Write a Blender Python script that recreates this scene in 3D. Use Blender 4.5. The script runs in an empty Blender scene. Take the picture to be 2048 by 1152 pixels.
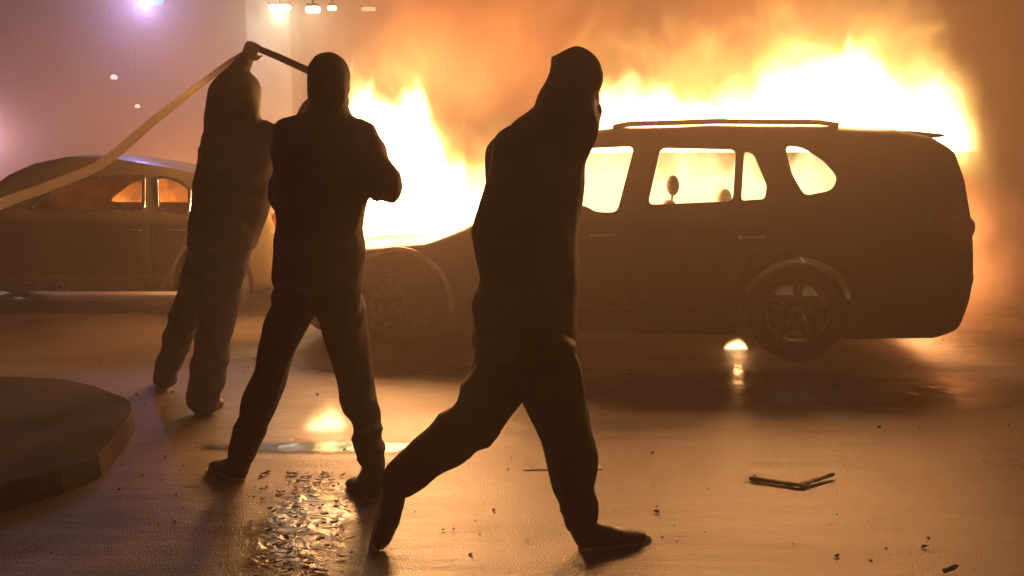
import bpy, bmesh, math, random
from mathutils import Vector, Matrix, noise
from mathutils.geometry import delaunay_2d_cdt
random.seed(7)
PI = math.pi
S = bpy.context.scene
COL = S.collection

# ------------------------------------------------------------------ camera
F, CH = 1900.0, 1.35
TH = math.atan((576 - 330) / F)
cd = bpy.data.cameras.new("camera"); cam = bpy.data.objects.new("camera", cd); COL.objects.link(cam)
cam.location = (0, 0, CH); cam.rotation_euler = (PI / 2 - TH, 0, 0)
cd.sensor_width = 36; cd.lens = 36 * F / 2048; cd.clip_start = 0.05; cd.clip_end = 500
cd.dof.use_dof = False
S.camera = cam
# ------------------------------------------------------------------ world (night)
W = bpy.data.worlds.new("World"); S.world = W; W.use_nodes = True
W.node_tree.nodes["Background"].inputs[0].default_value = (0.42, 0.28, 0.22, 1)
W.node_tree.nodes["Background"].inputs[1].default_value = 0.12
S.view_settings.view_transform = 'Standard'; S.view_settings.look = 'None'
S.view_settings.exposure = 0.0; S.view_settings.gamma = 1.0
S.cycles.volume_bounces = 1; S.cycles.max_bounces = 6
S.cycles.volume_step_rate = 1.0; S.cycles.volume_max_steps = 256
S.cycles.use_denoising = True
S.cycles.sample_clamp_indirect = 4.0

HAZE = 0.015      # haze density per metre
SIDE = 0.0
# fire lamps: (x, y, z, watts, radius)
FIRE_RGB = (1.0, 0.42, 0.14)

# ------------------------------------------------------------------ helpers
def ray(px, py):
    x = (px - 1024) / F; v = -(py - 576) / F
    c, s = math.cos(TH), math.sin(TH)
    return Vector((x, c + v * s, -s + v * c))
def at(px, py, d):
    r = ray(px, py); return Vector((0, 0, CH)) + r * (d / r.y)
def gnd(px, py):
    r = ray(px, py); return Vector((0, 0, CH)) + r * (CH / -r.z)

def tag(o, label=None, cat=None, group=None, kind=None):
    if label: o['label'] = label
    if cat: o['category'] = cat
    if group: o['group'] = group
    if kind: o['kind'] = kind
    return o
def empty(name, loc=(0, 0, 0), rz=0.0):
    o = bpy.data.objects.new(name, None); COL.objects.link(o)
    o.location = loc; o.rotation_euler = (0, 0, rz); o.empty_display_size = 0.2
    return o
def link(name, bm, mat, parent=None, smooth=True):
    me = bpy.data.meshes.new(name); bm.normal_update(); bm.to_mesh(me); bm.free()
    o = bpy.data.objects.new(name, me); COL.objects.link(o)
    if mat: me.materials.append(mat)
    if smooth:
        for p in me.polygons: p.use_smooth = True
    if parent: o.parent = parent
    return o
def copy_tree(o, parent=None):
    c = o.copy(); COL.objects.link(c); c.parent = parent
    for ch in list(o.children): copy_tree(ch, c)
    return c
def box(bm, c, s, rot=None, bev=0.0):
    r = bmesh.ops.create_cube(bm, size=1.0)
    vs = r['verts']
    M = Matrix.Translation(c) @ (rot.to_4x4() if rot else Matrix.Identity(4)) @ Matrix.Diagonal((s[0], s[1], s[2], 1))
    bmesh.ops.transform(bm, matrix=M, verts=vs)
    if bev > 0:
        es = list({e for v in vs for e in v.link_edges})
        bmesh.ops.bevel(bm, geom=es, offset=bev, segments=3, affect='EDGES', profile=0.6)
def hull(bm, balls, seg=14, rings=8, rot=None):
    """convex hull of ellipsoids: balls = [(centre, r or (rx,ry,rz)), ...]"""
    vs = []
    for c, r in balls:
        if not hasattr(r, '__len__'): r = (r, r, r)
        for i in range(rings + 1):
            a = PI * i / rings
            n = 1 if i in (0, rings) else seg
            for j in range(n):
                b = 2 * PI * j / seg
                p = Vector((r[0] * math.sin(a) * math.cos(b), r[1] * math.sin(a) * math.sin(b), r[2] * math.cos(a)))
                if rot: p = rot @ p
                vs.append(bm.verts.new(Vector(c) + p))
    res = bmesh.ops.convex_hull(bm, input=vs)
    junk = {g for g in res['geom_interior'] + res['geom_unused'] if isinstance(g, bmesh.types.BMVert) and g.is_valid}
    bmesh.ops.delete(bm, geom=list(junk), context='VERTS')
def tube(bm, pts, rad, seg=12, cap=True):
    pts = [Vector(p) for p in pts]; n = len(pts)
    rs = rad if hasattr(rad, '__len__') else [rad] * n
    up = Vector((0, 0, 1)); rings = []
    for i, p in enumerate(pts):
        t = (pts[min(i + 1, n - 1)] - pts[max(i - 1, 0)]).normalized()
        a = t.cross(up)
        if a.length < 1e-3: a = t.cross(Vector((1, 0, 0)))
        a.normalize(); b = t.cross(a)
        rings.append([bm.verts.new(p + (a * math.cos(2 * PI * k / seg) + b * math.sin(2 * PI * k / seg)) * rs[i]) for k in range(seg)])
    for i in range(n - 1):
        for k in range(seg):
            bm.faces.new((rings[i][k], rings[i][(k + 1) % seg], rings[i + 1][(k + 1) % seg], rings[i + 1][k]))
    if cap:
        bm.faces.new(rings[0]); bm.faces.new(rings[-1][::-1])
def spline(pts, n):
    """catmull-rom through points"""
    P = [Vector(p) for p in pts]; P = [P[0] * 2 - P[1]] + P + [P[-1] * 2 - P[-2]]
    out = []
    m = len(P) - 3
    for k in range(n):
        t = m * k / (n - 1); i = min(int(t), m - 1); f = t - i
        a, b, c, d = P[i:i + 4]
        out.append(0.5 * ((2 * b) + (c - a) * f + (2 * a - 5 * b + 4 * c - d) * f * f + (3 * b - a - 3 * c + d) * f ** 3))
    return out
def lathe_y(bm, prof, seg=48, c=(0, 0, 0)):
    """revolve (r, y) profile about the Y axis; closed profile"""
    rings = []
    for k in range(seg):
        a = 2 * PI * k / seg
        rings.append([bm.verts.new((c[0] + r * math.cos(a), c[1] + y, c[2] + r * math.sin(a))) for r, y in prof])
    m = len(prof)
    for k in range(seg):
        A, B = rings[k], rings[(k + 1) % seg]
        for i in range(m):
            bm.faces.new((A[i], A[(i + 1) % m], B[(i + 1) % m], B[i]))
def evaluated(o):
    dg = bpy.context.evaluated_depsgraph_get()
    me = bpy.data.meshes.new_from_object(o.evaluated_get(dg)); old = o.data
    o.modifiers.clear(); o.data = me
    return o
def remeshed(name, bm, mat, parent, vox=0.01, smooth=6, fold=0.0, fscale=9.0, stretch=(1, 1, 1), seed=0.0):
    me = bpy.data.meshes.new(name); bm.to_mesh(me); bm.free()
    o = bpy.data.objects.new(name, me); COL.objects.link(o); me.materials.append(mat)
    m = o.modifiers.new("r", 'REMESH'); m.mode = 'VOXEL'; m.voxel_size = vox; m.adaptivity = 0
    s = o.modifiers.new("s", 'SMOOTH'); s.iterations = smooth; s.factor = 0.6
    evaluated(o)
    me = o.data
    if fold:
        ns = [v.normal.copy() for v in me.vertices]
        for v, n in zip(me.vertices, ns):
            p = Vector((v.co.x * stretch[0], v.co.y * stretch[1], v.co.z * stretch[2])) * fscale + Vector((seed, seed * 2, -seed))
            w = noise.noise(p + Vector((0, 0, 3)) * noise.noise(p * 0.4))
            r = (1 - abs(w) * 2.2)
            v.co += n * fold * (0.9 * r + 0.6 * noise.noise(p * 0.35) + 0.25 * noise.noise(p * 2.3))
    for p in me.polygons: p.use_smooth = True
    me.materials.clear(); me.materials.append(mat)
    o.parent = parent
    if parent: o.matrix_parent_inverse = Matrix.Translation(parent.location).inverted() if parent.rotation_euler.z == 0 else parent.matrix_basis.inverted()
    return o

# ------------------------------------------------------------------ materials
def nodes(name):
    m = bpy.data.materials.new(name); m.use_nodes = True
    nt = m.node_tree
    return m, nt, nt.nodes, nt.links
def surf(name, col, rough=0.5, metal=0.0, spec=0.5, var=0.25, scale=6.0, bump=0.0, bscale=40.0, rvar=0.1, coat=0.0, col2=None):
    m, nt, N, L = nodes(name)
    b = N["Principled BSDF"]
    b.inputs['Metallic'].default_value = metal
    b.inputs['Specular IOR Level'].default_value = spec
    b.inputs['Coat Weight'].default_value = coat
    tc = N.new('ShaderNodeTexCoord'); n = N.new('ShaderNodeTexNoise')
    n.inputs['Scale'].default_value = scale; n.inputs['Detail'].default_value = 5
    L.new(tc.outputs['Object'], n.inputs['Vector'])
    mx = N.new('ShaderNodeMix'); mx.data_type = 'RGBA'
    c2 = col2 or tuple(c * (1 - var) for c in col)
    mx.inputs[6].default_value = (*[min(1, c * (1 + (0 if col2 else var))) for c in col], 1); mx.inputs[7].default_value = (*c2, 1)
    r = N.new('ShaderNodeMapRange'); r.inputs[1].default_value = 0.3; r.inputs[2].default_value = 0.7
    L.new(n.outputs['Fac'], r.inputs[0]); L.new(r.outputs[0], mx.inputs[0]); L.new(mx.outputs[2], b.inputs['Base Color'])
    r2 = N.new('ShaderNodeMapRange'); r2.inputs[1].default_value = 0.3; r2.inputs[2].default_value = 0.7
    r2.inputs[3].default_value = max(0.02, rough - rvar); r2.inputs[4].default_value = min(1, rough + rvar)
    L.new(n.outputs['Fac'], r2.inputs[0]); L.new(r2.outputs[0], b.inputs['Roughness'])
    if bump:
        n2 = N.new('ShaderNodeTexNoise'); n2.inputs['Scale'].default_value = bscale; n2.inputs['Detail'].default_value = 4
        L.new(tc.outputs['Object'], n2.inputs['Vector'])
        bp = N.new('ShaderNodeBump'); bp.inputs['Strength'].default_value = 1.0; bp.inputs['Distance'].default_value = bump
        L.new(n2.outputs['Fac'], bp.inputs['Height']); L.new(bp.outputs['Normal'], b.inputs['Normal'])
    return m
def emit(name, col, k):
    m, nt, N, L = nodes(name)
    N.remove(N["Principled BSDF"]); e = N.new('ShaderNodeEmission')
    e.inputs[0].default_value = (*col, 1); e.inputs[1].default_value = k
    L.new(e.outputs[0], N["Material Output"].inputs['Surface'])
    return m

M_skin = surf("skin", (0.42, 0.25, 0.18), 0.5, var=0.1)
M_jacket = surf("black_jacket_cloth", (0.055, 0.045, 0.042), 0.75, bump=0.002, bscale=220, spec=0.3)
M_jacket2 = surf("charcoal_jacket_cloth", (0.085, 0.066, 0.056), 0.8, bump=0.002, bscale=180, spec=0.3)
M_jacket3 = surf("dark_brown_hoodie_cloth", (0.095, 0.072, 0.058), 0.85, bump=0.002, bscale=180, spec=0.25)
M_trouser = surf("black_trouser_cloth", (0.018, 0.016, 0.016), 0.8, bump=0.0015, bscale=200, spec=0.3)
M_denim = surf("dark_blue_denim", (0.010, 0.015, 0.040), 0.8, bump=0.0015, bscale=260, spec=0.3)
M_shoe = surf("black_shoe_leather", (0.015, 0.014, 0.014), 0.5)
M_sole = surf("grey_shoe_sole", (0.12, 0.11, 0.10), 0.7)
M_hair = surf("dark_hair", (0.012, 0.009, 0.007), 0.5)
M_eye = surf("eye_white", (0.7, 0.68, 0.65), 0.2, var=0.02)
M_suv = surf("sooty_black_paint", (0.010, 0.008, 0.007), 0.5, coat=0.0, spec=.35, scale=3, rvar=0.15, col2=(0.028, 0.022, 0.018))
M_trim = surf("black_trim", (0.015, 0.014, 0.013), 0.8, spec=.25)
M_arch = surf("grey_arch_trim", (0.42, 0.37, 0.33), 0.3, scale=8)
M_chrome = surf("brushed_metal", (0.55, 0.53, 0.5), 0.22, metal=1.0, scale=10)
M_alloy = surf("sooty_alloy_metal", (0.05, 0.04, 0.035), 0.5, metal=0.3, scale=12)
M_bright = surf("glint_alloy_metal", (0.14, 0.13, 0.12), 0.35, metal=0.8, scale=12)  # brighter, shinier copy of the alloy, put on the rear rims for glints
M_tyre = surf("tyre_rubber", (0.012, 0.011, 0.010), 0.85, spec=.25, bump=0.003, bscale=60)
M_seat = surf("charred_seat_fabric", (0.05, 0.035, 0.025), 0.9, bump=0.006, bscale=30)
M_cargo = surf("charred_brown_upholstery", (0.16, 0.09, 0.05), 0.9, bump=0.006, bscale=30)
M_hatch = surf("olive_grey_car_paint", (0.13, 0.105, 0.045), 0.38, coat=0.4, scale=1.5, col2=(0.07, 0.052, 0.028))
M_redlens = surf("red_lens", (0.25, 0.01, 0.008), 0.15, coat=0.6)
M_clearlens = surf("clear_lens", (0.5, 0.5, 0.48), 0.1, coat=0.6)
M_panel = surf("burnt_dark_slab", (0.010, 0.006, 0.004), 0.8, metal=0.0, spec=.2, scale=4, bump=0.004, bscale=9, col2=(0.030, 0.016, 0.010))
M_hose = surf("pale_canvas_hose", (0.62, 0.50, 0.36), 0.7, scale=20, bump=0.002, bscale=160)
_nt = M_hose.node_tree; _t = _nt.nodes.new('ShaderNodeBsdfTranslucent'); _t.inputs[0].default_value = (.95, .85, .68, 1)
_m = _nt.nodes.new('ShaderNodeMixShader'); _m.inputs[0].default_value = .75
_nt.links.new(_nt.nodes["Principled BSDF"].outputs[0], _m.inputs[1]); _nt.links.new(_t.outputs[0], _m.inputs[2]); _nt.links.new(_m.outputs[0], _nt.nodes["Material Output"].inputs['Surface'])
M_wood = surf("dark_wooden_bar", (0.085, 0.045, 0.02), 0.6, scale=14)
M_pillar = surf("pale_painted_concrete", (0.70, 0.74, 0.62), 0.7, scale=2, bump=0.004, bscale=20)
M_facade = surf("brown_render_facade", (0.22, 0.16, 0.13), 0.85, scale=1.2, bump=0.006, bscale=12)
M_winglass = surf("dark_window_glass", (0.03, 0.035, 0.045), 0.08)
M_charred = surf("charred_litter", (0.045, 0.03, 0.02), 0.7, bump=0.004, bscale=40)
M_highlight = surf("pale_edge_highlight", (0.22, 0.19, 0.16), 0.6, bump=0.004, bscale=50)

def mat_road():
    m, nt, N, L = nodes("wet_asphalt"); b = N["Principled BSDF"]
    tc = N.new('ShaderNodeTexCoord')
    mp = N.new('ShaderNodeMapping'); mp.inputs['Scale'].default_value = (0.35, 1.0, 1.0); L.new(tc.outputs['Object'], mp.inputs[0])
    big = N.new('ShaderNodeTexNoise'); big.inputs['Scale'].default_value = 0.9; big.inputs['Detail'].default_value = 5; L.new(mp.outputs[0], big.inputs['Vector'])
    fine = N.new('ShaderNodeTexNoise'); fine.inputs['Scale'].default_value = 140; fine.inputs['Detail'].default_value = 3; L.new(tc.outputs['Object'], fine.inputs['Vector'])
    mid = N.new('ShaderNodeTexNoise'); mid.inputs['Scale'].default_value = 5; mid.inputs['Detail'].default_value = 4; L.new(mp.outputs[0], mid.inputs['Vector'])
    cr = N.new('ShaderNodeValToRGB'); cr.color_ramp.elements[0].position = 0.35; cr.color_ramp.elements[0].color = (0.054, 0.041, 0.033, 1)
    cr.color_ramp.elements[1].position = 0.68; cr.color_ramp.elements[1].color = (0.150, 0.105, 0.074, 1)
    L.new(big.outputs['Fac'], cr.inputs[0]); L.new(cr.outputs[0], b.inputs['Base Color'])
    rr = N.new('ShaderNodeMapRange'); rr.inputs[1].default_value = 0.35; rr.inputs[2].default_value = 0.65; rr.inputs[3].default_value = 0.25; rr.inputs[4].default_value = 0.50
    L.new(big.outputs['Fac'], rr.inputs[0]); L.new(rr.outputs[0], b.inputs['Roughness'])
    b.inputs['Specular IOR Level'].default_value = 0.7
    bp = N.new('ShaderNodeBump'); bp.inputs['Distance'].default_value = 0.006; bp.inputs['Strength'].default_value = 0.7
    bp2 = N.new('ShaderNodeBump'); bp2.inputs['Distance'].default_value = 0.03; bp2.inputs['Strength'].default_value = 0.6
    L.new(mid.outputs['Fac'], bp2.inputs['Height']); L.new(fine.outputs['Fac'], bp.inputs['Height'])
    L.new(bp2.outputs['Normal'], bp.inputs['Normal']); L.new(bp.outputs['Normal'], b.inputs['Normal'])
    return m
def mat_puddle():
    m, nt, N, L = nodes("rippled_water"); b = N["Principled BSDF"]
    b.inputs['Base Color'].default_value = (0.06, 0.036, 0.024, 1); b.inputs['Roughness'].default_value = 0.30
    b.inputs['Specular IOR Level'].default_value = 0.9
    tc = N.new('ShaderNodeTexCoord')
    mp = N.new('ShaderNodeMapping'); mp.inputs['Scale'].default_value = (0.8, 1.0, 1.0); L.new(tc.outputs['Object'], mp.inputs[0])
    n = N.new('ShaderNodeTexNoise'); n.inputs['Scale'].default_value = 11; n.inputs['Detail'].default_value = 3; n.inputs['Distortion'].default_value = 1.0
    L.new(mp.outputs[0], n.inputs['Vector'])
    bp = N.new('ShaderNodeBump'); bp.inputs['Distance'].default_value = 0.016; bp.inputs['Strength'].default_value = 1.0
    L.new(n.outputs['Fac'], bp.inputs['Height']); L.new(bp.outputs['Normal'], b.inputs['Normal'])
    return m
M_road = mat_road(); M_puddle = mat_puddle()

def mat_flame(name, curve, xr, zmax, depth, K, soft=0.35, amp=1.3, ns=1.6, smoke=0.0, base_soft=0.0, warm=1.0, fringe=0.0):
    """volume emission. curve: [(x, top z)] in object metres; noise breaks the top into tongues"""
    m, nt, N, L = nodes(name); N.remove(N["Principled BSDF"])
    tc = N.new('ShaderNodeTexCoord'); sp = N.new('ShaderNodeSeparateXYZ'); L.new(tc.outputs['Object'], sp.inputs[0])
    def math_(op, a, b=None, c=None):
        n = N.new('ShaderNodeMath'); n.operation = op
        for i, v in enumerate((a, b, c)):
            if v is None: continue
            if isinstance(v, (int, float)): n.inputs[i].default_value = v
            else: L.new(v, n.inputs[i])
        return n.outputs[0]
    x, y, z = sp.outputs
    mr = N.new('ShaderNodeMapRange'); mr.inputs[1].default_value = xr[0]; mr.inputs[2].default_value = xr[1]; L.new(x, mr.inputs[0])
    fc = N.new('ShaderNodeFloatCurve'); c = fc.mapping.curves[0]
    pts = [((px - xr[0]) / (xr[1] - xr[0]), pz / zmax) for px, pz in curve]
    c.points[0].location = pts[0]; c.points[1].location = pts[-1]
    for p in pts[1:-1]: c.points.new(*p)
    fc.mapping.update(); L.new(mr.outputs[0], fc.inputs[1])
    top = math_('MULTIPLY', fc.outputs[0], zmax)
    mp = N.new('ShaderNodeMapping'); mp.inputs['Scale'].default_value = (1.0, 1.0, 0.55); L.new(tc.outputs['Object'], mp.inputs[0])
    n = N.new('ShaderNodeTexNoise'); n.inputs['Scale'].default_value = ns; n.inputs['Detail'].default_value = 4; n.inputs['Distortion'].default_value = 1.1
    L.new(mp.outputs[0], n.inputs['Vector'])
    s = math_('DIVIDE', math_('SUBTRACT', top, z), soft)
    s = math_('ADD', s, math_('MULTIPLY', math_('SUBTRACT', n.outputs['Fac'], 0.5), amp * 3))
    yy = math_('DIVIDE', y, depth); fy = math_('SUBTRACT', 1.0, math_('MULTIPLY', yy, yy))
    e = N.new('ShaderNodeMapRange'); e.interpolation_type = 'SMOOTHSTEP'; e.inputs[1].default_value = 0.0; e.inputs[2].default_value = 2.6
    L.new(s, e.inputs[0])
    em = math_('MULTIPLY', e.outputs[0], math_('MAXIMUM', fy, 0.0))
    if base_soft:
        bz = math_('DIVIDE', z, base_soft); bz.node.use_clamp = True
        em = math_('MULTIPLY', em, bz)
    st = math_('MULTIPLY', math_('POWER', em, 3.0), K)
    cr = N.new('ShaderNodeValToRGB'); cr.color_ramp.elements[0].position = 0.02; cr.color_ramp.elements[0].color = (1, 0.32 * warm, 0.05, 1)
    cr.color_ramp.elements[1].position = 0.85; cr.color_ramp.elements[1].color = (1, 0.80, 0.38, 1)
    k = cr.color_ramp.elements.new(0.35); k.color = (1, 0.58, 0.13, 1)
    L.new(em, cr.inputs[0])
    E = N.new('ShaderNodeEmission'); L.new(cr.outputs[0], E.inputs[0]); L.new(st, E.inputs[1])
    out = E.outputs[0]
    if fringe:
        mp2 = N.new('ShaderNodeMapping'); mp2.inputs['Scale'].default_value = (1.0, .8, 0.6); mp2.inputs['Location'].default_value = (3.3, 1.2, .4); L.new(tc.outputs['Object'], mp2.inputs[0])
        n2 = N.new('ShaderNodeTexNoise'); n2.inputs['Scale'].default_value = ns * 1.1; n2.inputs['Detail'].default_value = 5; n2.inputs['Distortion'].default_value = 1.6; L.new(mp2.outputs[0], n2.inputs['Vector'])
        s2 = math_('ADD', math_('DIVIDE', math_('SUBTRACT', top, z), soft), math_('MULTIPLY', math_('SUBTRACT', n2.outputs['Fac'], 0.5), amp * 4.5))
        e2 = N.new('ShaderNodeMapRange'); e2.interpolation_type = 'SMOOTHSTEP'; e2.inputs[1].default_value = -2.6; e2.inputs[2].default_value = 2.0; L.new(s2, e2.inputs[0])
        f2 = math_('MULTIPLY', math_('POWER', e2.outputs[0], 1.6), math_('MAXIMUM', fy, 0.0))
        if base_soft: f2 = math_('MULTIPLY', f2, bz)
        E2 = N.new('ShaderNodeEmission'); E2.inputs[0].default_value = (1, .56, .13, 1); L.new(math_('MULTIPLY', f2, fringe), E2.inputs[1])
        ad = N.new('ShaderNodeAddShader'); L.new(out, ad.inputs[0]); L.new(E2.outputs[0], ad.inputs[1]); out = ad.outputs[0]
    L.new(out, N["Material Output"].inputs['Volume'])
    return m
def flame(name, label, loc, rz, curve, depth, K, margin=0.12, **kw):
    """flame body: an uneven hull that follows the same crest curve, filled with burning gas"""
    xs = [c[0] for c in curve]; x0, x1 = min(xs), max(xs); zmax = max(c[1] for c in curve)
    mat = mat_flame("burning_gas_" + name, curve, (x0, x1), zmax, depth, K, **kw)
    bm = bmesh.new(); n, m = 48, 18; rings = []
    def H(x):
        for (a, ha), (b, hb) in zip(curve, curve[1:]):
            if a <= x <= b: 
                t = (x - a) / (b - a); t = t * t * (3 - 2 * t); return ha + (hb - ha) * t
        return curve[-1][1]
    for i in range(n + 1):
        x = x0 + (x1 - x0) * i / n
        e = math.sin(PI * (0.04 + 0.92 * i / n)) ** 0.35
        h = max(0.05, H(x) + margin + 0.10 * noise.noise(Vector((x * 3.1, 0, 4.0))) * min(1, zmax))
        ring = []
        for k in range(m):
            a = PI * k / (m - 1)
            ring.append(bm.verts.new((x, -math.cos(a) * depth * e, 0.0 + h * math.sin(a) ** 0.6)))
        rings.append(ring)
    for i in range(n):
        for k in range(m - 1):
            bm.faces.new((rings[i][k], rings[i + 1][k], rings[i + 1][k + 1], rings[i][k + 1]))
        bm.faces.new((rings[i][m - 1], rings[i + 1][m - 1], rings[i + 1][0], rings[i][0]))
    bm.faces.new(rings[0]); bm.faces.new(rings[-1][::-1])
    bmesh.ops.recalc_face_normals(bm, faces=bm.faces[:])
    o = link(name, bm, mat); o.location = loc; o.rotation_euler = (0, 0, rz)
    tag(o, label, "fire")
    return o
def lamp(name, loc, watts, col=FIRE_RGB, rad=0.25, parent=None):
    l = bpy.data.lights.new(name, 'POINT'); l.energy = watts; l.color = col; l.shadow_soft_size = rad
    o = bpy.data.objects.new(name, l); COL.objects.link(o); o.location = loc
    return o

# ------------------------------------------------------------------ ground
def big_road():
    bm = bmesh.new()
    # fine near the camera, coarse to the horizon
    def sheet(x0, x1, y0, y1, nx, ny, amp):
        g = [[None] * (nx + 1) for _ in range(ny + 1)]
        for j in range(ny + 1):
            for i in range(nx + 1):
                x = x0 + (x1 - x0) * i / nx; y = y0 + (y1 - y0) * j / ny
                g[j][i] = bm.verts.new((x, y, 0))
        for j in range(ny):
            for i in range(nx): bm.faces.new((g[j][i], g[j][i + 1], g[j + 1][i + 1], g[j + 1][i]))
    sheet(-200, 200, -60, 300, 40, 36, 0)
    o = link("road", bm, M_road); tag(o, kind="structure")
big_road()
def wobbly_patch(name, c, rx, ry, z, mat, n=56, rot=0.0, amp=0.18, th=0.0):
    bm = bmesh.new(); vs = []
    for k in range(n):
        a = 2 * PI * k / n
        r = 1 + amp * noise.noise(Vector((math.cos(a) * 1.7 + c[0], math.sin(a) * 1.7, 1.3))) * 2
        x, y = rx * r * math.cos(a), ry * r * math.sin(a)
        vs.append(bm.verts.new((x * math.cos(rot) - y * math.sin(rot), x * math.sin(rot) + y * math.cos(rot), 0)))
    bm.faces.new(vs)
    o = link(name, bm, mat); o.location = (c[0], c[1], z); return o
p = gnd(605, 1050)
tag(wobbly_patch("puddle", p, 0.34, 0.80, 0.008, M_puddle, amp=.10), kind="structure")

def soften(m, rx, ry, edge=.45, k=1.0):
    nt = m.node_tree; N, L = nt.nodes, nt.links
    tc = N.new('ShaderNodeTexCoord'); mp = N.new('ShaderNodeMapping'); mp.inputs['Scale'].default_value = (1 / rx, 1 / ry, 0); L.new(tc.outputs['Object'], mp.inputs[0])
    ln = N.new('ShaderNodeVectorMath'); ln.operation = 'LENGTH'; L.new(mp.outputs[0], ln.inputs[0])
    n = N.new('ShaderNodeTexNoise'); n.inputs['Scale'].default_value = 2.2 / min(rx, ry) * .6; n.inputs['Detail'].default_value = 5; L.new(tc.outputs['Object'], n.inputs['Vector'])
    a = N.new('ShaderNodeMath'); a.operation = 'MULTIPLY_ADD'; L.new(n.outputs['Fac'], a.inputs[0]); a.inputs[1].default_value = .9 * k; L.new(ln.outputs['Value'], a.inputs[2])
    f = N.new('ShaderNodeMapRange'); f.interpolation_type = 'SMOOTHSTEP'; f.inputs[1].default_value = 1.25; f.inputs[2].default_value = 1.25 - edge; L.new(a.outputs[0], f.inputs[0])
    t = N.new('ShaderNodeBsdfTransparent'); x = N.new('ShaderNodeMixShader'); L.new(f.outputs[0], x.inputs[0]); L.new(t.outputs[0], x.inputs[1])
    L.new(N["Principled BSDF"].outputs[0], x.inputs[2]); L.new(x.outputs[0], N["Material Output"].inputs['Surface'])
soften(M_puddle, .30, .70, .5)
def wet_shade_patch(c, rx, ry, rot=0.0):
    m = surf("wet_shade_film", (0.045, 0.034, 0.027), 0.17, scale=2.5, rvar=.08, bump=.006, bscale=6); soften(m, rx, ry, .5, .8)
    o = wobbly_patch("wet_shade_patch", c, rx * 1.15, ry * 1.15, .004, m, rot=rot, amp=.1); tag(o, kind="structure")
wet_shade_patch(gnd(1560, 780), 2.0, .85, .0)  # dark glossy sheet painting in the shadow band beside the SUV
wet_shade_patch(gnd(640, 895), .75, .13, .0)
bm = bmesh.new()
for a, b_ in ((1045, 1205),):
    p0, p1, p2, p3 = gnd(a, 941), gnd(b_, 939), gnd(b_ - 5, 931), gnd(a + 10, 932)
    bm.faces.new([bm.verts.new((p.x, p.y, .004)) for p in (p0, p1, p2, p3)])
tag(link("road_marking", bm, surf("worn_white_road_paint", (.62, .58, .52), .4, scale=25, col2=(.14, .11, .09))), kind="structure")

# ------------------------------------------------------------------ cars
def interp(pts, x):
    if x <= pts[0][0]: return pts[0][1]
    for (a, ha), (b, hb) in zip(pts, pts[1:]):
        if a <= x <= b: return ha + (hb - ha) * (x - a) / (b - a) if b > a else hb
    return pts[-1][1]
class Shell:
    """car body as a loft: top/bottom profiles over length, half width with tumblehome above the belt"""
    def __init__(s, top, bot, w, belt, tumble=0.30, nose=0.35, tail=0.30):
        s.top, s.bot, s.w, s.belt, s.tumble, s.nose, s.tail = top, bot, w, belt, tumble, nose, tail
        s.x0, s.x1 = top[0][0], top[-1][0]
    def half(s, x, z):
        w = s.w
        f = max(0.0, 1 - (x - s.x0) / s.nose); r = max(0.0, 1 - (s.x1 - x) / s.tail)
        w *= math.sqrt(max(0.0, 1 - 0.55 * f ** 2.2)); w *= math.sqrt(max(0.0, 1 - 0.45 * r ** 2.2))
        if z > s.belt: w -= s.tumble * (z - s.belt) + 0.015
        else: w -= 0.10 * (s.belt - z) ** 2
        return w
    def build(s, name, off=0.0, xa=None, xb=None, n=90, zlo=None, rad=0.09):
        bm = bmesh.new(); rings = []
        xa = s.x0 if xa is None else xa; xb = s.x1 if xb is None else xb
        for i in range(n + 1):
            t = i / n; t = 0.5 - 0.5 * math.cos(PI * t) if off == 0 else t
            x = xa + (xb - xa) * t
            zt = interp(s.top, x) - off; zb = (interp(s.bot, x) + off * 0.8) if zlo is None else zlo
            if zt < zb + 0.02: zt = zb + 0.02
            r = min(rad, (zt - zb) * 0.45); ring = []
            zs = [zb, zb + r * 0.3, zb + r * .9] + [zb + r + (zt - zb - 2 * r) * k / 8 for k in range(1, 8)] + [zt - r + r * math.sin(a) for a in (0, .35, .7, 1.05, 1.35)]
            half = []
            for z in zs:
                w = s.half(x, z) - off
                if z > zt - r: w -= r * (1 - math.sqrt(max(0, 1 - ((z - zt + r) / r) ** 2)))
                if z < zb + r: w -= 0.5 * r * (1 - math.sqrt(max(0, 1 - ((zb + r - z) / r) ** 2)))
                half.append((max(w, 0.05), z))
            wt = half[-1][0]
            topp = [(wt * 0.6, zt + 0.012), (wt * 0.25, zt + 0.02)]
            full = [(-a, b) for a, b in half] + [(-a, b) for a, b in topp] + [(a, b) for a, b in topp[::-1]] + [(a, b) for a, b in half[::-1]]
            rings.append([bm.verts.new((x, yy, zz)) for yy, zz in full])
        m = len(rings[0])
        for i in range(n):
            for k in range(m): bm.faces.new((rings[i][k], rings[i][(k + 1) % m], rings[i + 1][(k + 1) % m], rings[i + 1][k]))
        bm.faces.new(rings[0]); bm.faces.new(rings[-1][::-1])
        bmesh.ops.recalc_face_normals(bm, faces=bm.faces[:])
        return bm
def prism(poly, y0, y1):
    bm = bmesh.new()
    a = [bm.verts.new((x, y0, z)) for x, z in poly]; b = [bm.verts.new((x, y1, z)) for x, z in poly]
    n = len(poly)
    bm.faces.new(a); bm.faces.new(b[::-1])
    for i in range(n): bm.faces.new((a[i], b[i], b[(i + 1) % n], a[(i + 1) % n]))
    bmesh.ops.recalc_face_normals(bm, faces=bm.faces[:]); return bm
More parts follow.
